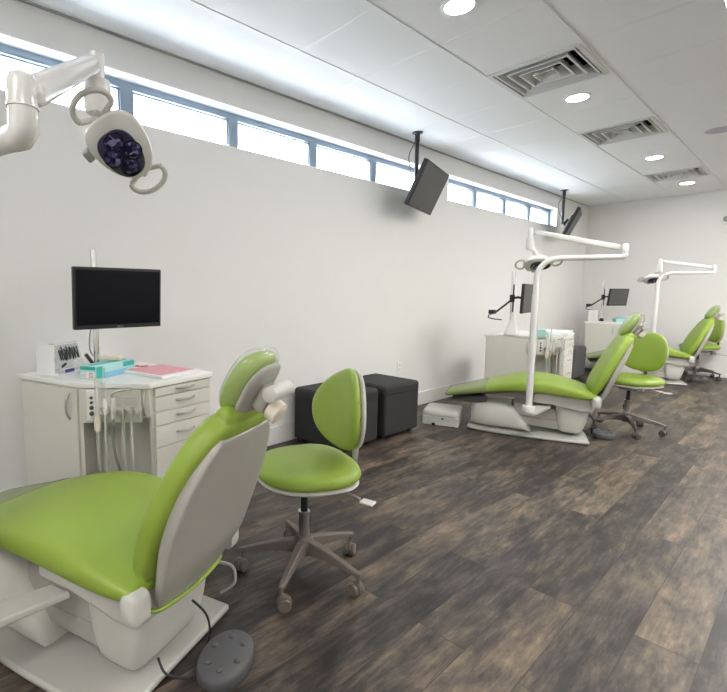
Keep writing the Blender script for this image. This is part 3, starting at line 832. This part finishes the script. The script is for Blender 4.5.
cart_labs = ['white treatment cart nearest the camera with drawers and a wide monitor on top',
             'white treatment cart behind the middle dental chair',
             'white treatment cart farthest away near the corner of the room']
near = ['in the nearest white cart', 'in the middle white cart', 'in the farthest white cart']
CARTS = []
for k in range(3):
    info = make_cart(cart_polys[k], cart_labs[k]); CARTS.append(info)
    cr, o2, u2, n2, lb, zh = info
    def hang(t, d):
        return o2 + u2*(lb*t) + n2*(d)
    # suction hose with valve, water syringe, handpieces: each hangs in the holder
    kinds = [(.315,'suction_hose'), (.42,'saliva_ejector'), (.525,'water_syringe'), (.66,'dental_handpiece'), (.77,'dental_handpiece')]
    for j, (t, nm) in enumerate(kinds):
        p = hang(t, .074)
        lab = {'suction_hose':'wide white suction tube with cream valve hanging ', 'saliva_ejector':'thin saliva ejector tube with clear tip hanging ',
               'water_syringe':'white water syringe with steel nozzle hanging ', }.get(nm, ['left dental handpiece on a grey hose hanging ','right dental handpiece on a grey hose hanging '][j == 4])
        h = tag(empty(nm, (p.x, p.y, zh+.012)), lab + near[k], 'dental instrument', 'dental instruments on carts')
        out = n2; 
        def hose(pts, rr, mat): MB().tube(catmull(pts), rr, n=10).build('hose', mat, h)
        lo = -zh + .10
        if nm == 'suction_hose':
            MB().tube([V((0,0,.15))+out*.0, V((0,0,.03)), V((0,0,-.03))], [.008,.0085,.0085]).build('suction_tip', M['lamp'], h)
            MB().lathe([(.011,-.115),(.017,-.10),(.017,-.055),(.012,-.03)]).build('valve', M['cream'], h)
            hose([V((0,0,-.11)), V((0,0,-.25)), -out*.06+V((0,0,-.42)), -out*.15+V((0,0,lo))], .008, M['hose'])
        elif nm == 'saliva_ejector':
            MB().tube(catmull([V((0,0,.20)), V((0,0,.08)), V((0,0,-.02))]), .005).build('ejector_tip', M['acrylic'], h)
            MB().lathe([(.006,.05),(.012,.03),(.012,-.02),(.007,-.03)]).build('valve', M['white'], h)
            hose([V((0,0,-.03)), V((0,0,-.22)), -out*.03+V((0,0,-.42)), -out*.14+V((0,0,lo))], .007, M['hose'])
        elif nm == 'water_syringe':
            MB().tube([V((0,0,.055)), V((0,0,-.05))], [.012,.010]).build('syringe_body', M['lamp'], h)
            MB().tube(catmull([V((0,0,.05)), V((0,0,.075))+out*.01, u2*.05+V((0,0,.095))+out*.02, u2*.10+V((0,0,.10))+out*.02]), [.006]*15+[.004], n=10).build('nozzle', M['chrome'], h)
            hose([V((0,0,-.045)), V((0,0,-.2)), -out*.07+u2*.02+V((0,0,-.42)), -out*.14+V((0,0,lo))], .0065, M['dhose'])
        else:
            MB().tube([V((0,0,.014)), V((0,0,-.01)), V((0,0,-.06))], [.006,.009,.010]).build('handpiece_body', M['metal'], h)
            hose([V((0,0,-.045)), V((0,0,-.2)), -out*.03+V((0,0,-.42)), -out*.13+V((0,0,lo))], .0068, M['hose'] if j == 3 else M['hose'])
# ------------------------------------------------------------------ monitors on poles
def text_mesh(s, size, mat, parent, loc, B):
    cu = bpy.data.curves.new('lettering', 'FONT'); cu.body = s; cu.size = size; cu.align_x = 'CENTER'; cu.align_y = 'CENTER'; cu.extrude = .0004
    t = bpy.data.objects.new('lettering', cu); C.objects.link(t)
    bpy.context.view_layer.update()
    me = bpy.data.meshes.new_from_object(t.evaluated_get(bpy.context.evaluated_depsgraph_get()))
    bpy.data.objects.remove(t)
    o = bpy.data.objects.new('logo', me); C.objects.link(o); me.materials.clear(); me.materials.append(mat)
    o.parent = parent; o.matrix_local = Matrix.Translation(loc) @ B.to_4x4()
    o['label'] = 'small grey lettering on the lower bezel'
    return o
def monitor(k, pole, c, yaw, lean, w, h, zpole, lab, logo=None, arm=True):
    r = tag(empty('monitor', (pole[0], pole[1], ZT)), lab, 'monitor', 'monitors on cart poles')
    P = V((pole[0], pole[1], ZT))
    N0 = V((math.cos(yaw), math.sin(yaw), 0)); up = V((0,0,1))*math.cos(lean) + N0*math.sin(lean)
    wx = V((-math.sin(yaw), math.cos(yaw), 0)); Nn = wx.cross(up); B = Matrix((wx, up, Nn)).transposed(); cc = V(c)-P
    MB().lathe([(.034,0.001),(.034,.028),(.022,.034),(.022,.05)]).build('pole_base', M['black'], r)
    MB().tube([(0,0,.03),(0,0,zpole-ZT)], .0155 if k == 0 else .02).build('pole', M['chrome'], r)
    MB().box(cc-Nn*.014, (w, h, .028), B).build('monitor_body', M['black'], r, smooth=False, bevel=.005)
    MB().box(cc+Nn*.0012+up*.004, (w-.024, h-.036, .003), B).build('screen', M['screen'] if k == 0 else M['tvscreen'], r, smooth=False)
    MB().box(cc-Nn*.04, (w*.5, h*.5, .026), B).build('rear_housing', M['black'], r, smooth=False, bevel=.008)
    zc = cc.z
    MB().lathe([(.026,zc-.04),(.026,zc+.04)]).build('pole_clamp', M['black'], r)
    MB().tube([(0,0,zc), (V((0,0,zc))+(cc-Nn*.05))*.5+V((0,0,.012)), cc-Nn*.05], .013).build('swing_arm', M['black'], r)
    if logo: text_mesh(logo, .016, M['mgrey'], r, cc+Nn*.001-up*(h/2-.0085), B)
    return r, cc, P
m1, cc, P = monitor(0, (-2.62,.906), (-2.394,.957,1.225), .02, .063, .463, .31, 1.485, 'black wide monitor on a chrome pole on the nearest cart', 'DELL')
MB().tube(catmull([(.02,-.02,.30), (.05,-.05,.22), (.04,-.05,.14), (.0,-.02,.10)]), .004, n=8).build('cable', M['mgrey'], m1)
MB().tube([(0,-.02,.05),(0,-.06,.11)], .010, n=10).build('clamp_lever', M['black'], m1)
m2, cc, P = monitor(1, (-2.28,5.31), (-2.116,5.34,1.202), .184, .024, .52, .31, 1.49, 'dark monitor seen at an angle on the middle cart, behind the lamp post')
m3, cc, P = monitor(2, (-2.40,8.95), (-2.21,9.04,1.20), -.38, .12, .42, .275, 1.46, 'dark monitor facing the room on the farthest cart')
for m, sgn in ((m2, 1), (m3, 1)):
    z = .38
    q = V((-.11,-.155,.235)) if m is m2 else V((-.15,-.07,.25))
    MB().tube([(0,0,z), V((0,0,z))*.5+q*.5+V((0,0,.0)), q], .011, n=10).build('rear_arm', M['black'], m)
    MB().box(q+V((-.02,-.02,.01)), (.07,.05,.045)).build('arm_weight', M['black'], m, bevel=.006)
    MB().tube(catmull([q+V((0,0,0)), q+V((-.05,-.04,-.03)), q+V((-.03,-.04,-.06)), q+V((.08,.0,-.075))]), .006, n=8).build('cable_hook', M['black'], m)
    MB().box((-.001,.02,.30), (.03,.008,.30)).build('cable_cover', M['black'], m, bevel=.003)

# ------------------------------------------------------------------ things on the nearest cart
def on(name, loc, rz, lab, cat, grp=None, z=ZT):
    return tag(empty(name, (loc[0], loc[1], z+.0005), rz), lab, cat, grp)
gb = on('glove_box', (-2.528,.934), math.atan2(1.076-.81, -2.582+2.441), 'teal and white glove box on the nearest cart, in front of the monitor', 'box')
MB().box((0,0,.034), (.30,.105,.068)).build('carton', M['pale_teal'], gb, bevel=.002)
MB().box((-.02,-.0535,.016), (.19,.002,.026)).build('printed_band', M['blue'], gb)
MB().box((-.125,-.0535,.034), (.045,.002,.060)).build('printed_block', M['teal'], gb)
MB().box((.10,-.0535,.052), (.09,.002,.026)).build('printed_corner', M['teal'], gb)
MB().box((0,0,.069), (.26,.03,.002)).build('printed_stripe', M['teal'], gb)
MB().box((-.151,0,.057), (.002,.10,.018)).build('end_stripe', M['teal'], gb)
ep = MB().box((-.151,0,.02), (.002,.085,.032)).build('end_label', M['white'], gb)
for j in range(4):
    MB().box((-.1525,.025,.010+.007*j), (.001,.03,.002)).build('printed_line', M['mgrey'], gb)
    MB().box((-.1525,-.022,.010+.007*j), (.001,.03,.003)).build('printed_line', M['red'], gb)
tr = on('tissue_pad', (-2.60,.985), .9, 'cream folded pad lying on top of the glove box', 'pad')
tr.location = (-2.57,.965,ZT+.0715)
MB().box((0,0,.012), (.12,.06,.024)).build('pad_body', M['cream'], tr, bevel=.008, seg=3)
ds = on('bur_dispenser', (-2.745,.755), R(28), 'clear acrylic display holder with dark brushes at the left end of the nearest cart', 'holder')
MB().box((0,0,.006), (.16,.20,.012)).build('holder_base', M['white'], ds, bevel=.003)
MB().prism([(-.075,-.10),(-.02,-.10),(.045,-.092),(.045,-.085),(-.075,-.085)], .012, .165).build('side_panel', M['white'], ds, bevel=.003)
MB().box((-.02,.02,.09), (.004,.19,.16), Matrix.Rotation(.25,3,'Y')).build('back_sheet', M['acrylic'], ds)
MB().box((.03,.02,.085), (.003,.19,.15), Matrix.Rotation(-.35,3,'Y')).build('front_sheet', M['acrylic'], ds)
Bs = Matrix.Rotation(-.35,3,'Y')
for j in range(12):
    y = -.045 + .0115*j; zc = .105+random.uniform(-.006,.006)
    MB().box(V((.03,y+.01,.085)) + Bs @ V((.006,0,zc-.085)), (.004,.0065,.07+random.uniform(-.016,.012)), Bs @ Matrix.Rotation(random.uniform(-.16,.16),3,'X')).build('dark_brush', M['dark'], ds)
MB().box((.078,-.02,.022), (.003,.07,.018), Matrix.Rotation(.1,3,'Z')).build('blue_label', M['navy'], ds)
MB().box((.05,-.03,.05), (.004,.035,.012), Matrix.Rotation(.5,3,'X')).build('label_mark', M['dark'], ds)
pt = on('instrument_tray', (-2.40,1.185), math.atan2(.96,-.52)*0+R(15), 'white tray lined with pink paper on the nearest cart', 'tray')
MB().box((0,0,.008), (.32,.28,.016)).build('tray_body', M['white'], pt, bevel=.004)
MB().box((-.012,0,.0172), (.285,.245,.002)).build('pink_liner', M['pink'], pt)
rd = on('paper_slip', (-2.68,1.19), .7, 'small red slip of paper behind the pink tray', 'paper')
MB().box((0,0,.002), (.075,.04,.004)).build('slip_sheet', M['red'], rd)
MB().box((.0,.0,.005), (.03,.022,.002)).build('slip_mark', M['cream'], rd)
# things on the middle cart
cone = on('paper_cone', (-2.17,5.34), .2, 'white folded paper cone at the foot of the pole on the middle cart', 'paper')
cone.location = (-2.215,5.185,ZT+.0005)
MB().loft([[V((.075*supe(2*PI*i/20,.6)[0], .042*supe(2*PI*i/20,.6)[1], 0)) for i in range(20)], [V((.012*math.cos(2*PI*i/20)+.01, .02*math.sin(2*PI*i/20), .20)) for i in range(20)]]).build('cone_sheet', M['white'], cone, ang=60)
MB().lathe([(.034,.0),(.028,.012)], c=(-.045,-.01,0)).build('cone_foot', M['cream'], cone)
g2 = on('glove_box', (-1.99,5.34), .35, 'pale teal glove box on the middle cart behind the lamp post', 'box')
MB().box((0,0,.035), (.12,.22,.07)).build('carton', M['pale_teal'], g2, bevel=.002)
MB().box((.061,0,.03), (.002,.18,.03)).build('printed_band', M['teal'], g2)
t2 = on('instrument_tray', (-1.93,5.66), .2, 'white tray on the right end of the middle cart', 'tray')
MB().box((0,0,.02), (.26,.36,.04)).build('tray_body', M['white'], t2, bevel=.006)
MB().box((0,0,.041), (.22,.32,.003)).build('paper_liner', M['white'], t2)
# things on the farthest cart
b3 = on('tissue_box', (-2.46,8.72), .2, 'white box at the left end of the farthest cart', 'box')
MB().box((0,0,.09), (.12,.16,.18)).build('carton', M['white'], b3, bevel=.003)
MB().box((0,0,.181), (.05,.09,.003)).build('box_opening', M['cream'], b3)
g3 = on('glove_box', (-2.15,8.93), .5, 'low teal box on the farthest cart beside the monitor pole', 'box')
MB().box((0,0,.03), (.14,.20,.06)).build('carton', M['pale_teal'], g3, bevel=.003)
MB().box((.02,0,.065), (.10,.14,.012)).build('box_flap', M['teal'], g3)
t3 = on('instrument_rack', (-1.96,9.08), .3, 'small open wire rack of supplies on the right end of the farthest cart', 'rack')
mb = MB()
for sx in (-1, 1):
    for sy in (-1, 1): mb.box((sx*.08, sy*.13, .06), (.008,.008,.12))
for z in (.01, .06, .115):
    mb.box((0,-.13,z), (.16,.006,.006)); mb.box((0,.13,z), (.16,.006,.006)); mb.box((.08,0,z), (.006,.26,.006)); mb.box((-.08,0,z), (.006,.26,.006))
mb.build('rack_frame', M['mgrey'], t3)
for y in (-.08,.01,.09): MB().box((0,y,.045), (.10,.06,.07+y*.2)).build('supply_pack', M['cream'] if y < 0 else M['white'], t3, bevel=.004)

# ------------------------------------------------------------------ daylight, lamps, camera
w = bpy.data.worlds.new('sky'); bpy.context.scene.world = w; w.use_nodes = True
nt = w.node_tree; nt.nodes.clear()
bg = nt.nodes.new('ShaderNodeBackground'); ow = nt.nodes.new('ShaderNodeOutputWorld'); nt.links.new(bg.outputs[0], ow.inputs[0])
bg.inputs[0].default_value = (.86,.94,1.0,1); bg.inputs[1].default_value = 6.0
for k, (y0, y1) in enumerate(OP):                        # sampling portals in the window openings
    la = bpy.data.lights.new('window_portal', 'AREA'); la.shape = 'RECTANGLE'; la.size = ZH-ZS; la.size_y = y1-y0; la.cycles.is_portal = True
    lo = bpy.data.objects.new('window_portal', la); C.objects.link(lo)
    lo.location = (XW-.16, (y0+y1)/2, (ZS+ZH)/2); lo.rotation_euler = (0, -PI/2, 0)

f, pt_, rl, yw = 469.4672, .1085, .0044, .8599
PX, PY = 363.5-81.8255, 346-2.9406
cam = bpy.data.cameras.new('camera'); co = bpy.data.objects.new('camera', cam); C.objects.link(co)
c_, s_ = math.cos(yw), math.sin(yw)
fwd = V((-s_*math.cos(pt_), c_*math.cos(pt_), -math.sin(pt_))); rt = V((c_, s_, 0)); up = rt.cross(fwd)
r2 = rt*math.cos(rl)+up*math.sin(rl); u2 = -rt*math.sin(rl)+up*math.cos(rl)
mw = Matrix((r2, u2, -fwd)).transposed().to_4x4(); mw.translation = V((0,0,1.2618)); co.matrix_world = mw
cam.sensor_fit = 'HORIZONTAL'; cam.sensor_width = 36; cam.lens = f*36/727
cam.shift_x = (363.5-PX)/727; cam.shift_y = -(346-PY)/727
cam.clip_start = .02
sc = bpy.context.scene; sc.camera = co
sc.view_settings.view_transform = 'Standard'; sc.view_settings.look = 'None'; sc.view_settings.gamma = 1
sc.view_settings.use_curve_mapping = False; sc.view_settings.exposure = 1.72
sc.cycles.max_bounces = 10; sc.cycles.diffuse_bounces = 6; sc.cycles.transparent_max_bounces = 16
sc.cycles.use_denoising = True; sc.cycles.sample_clamp_indirect = 8
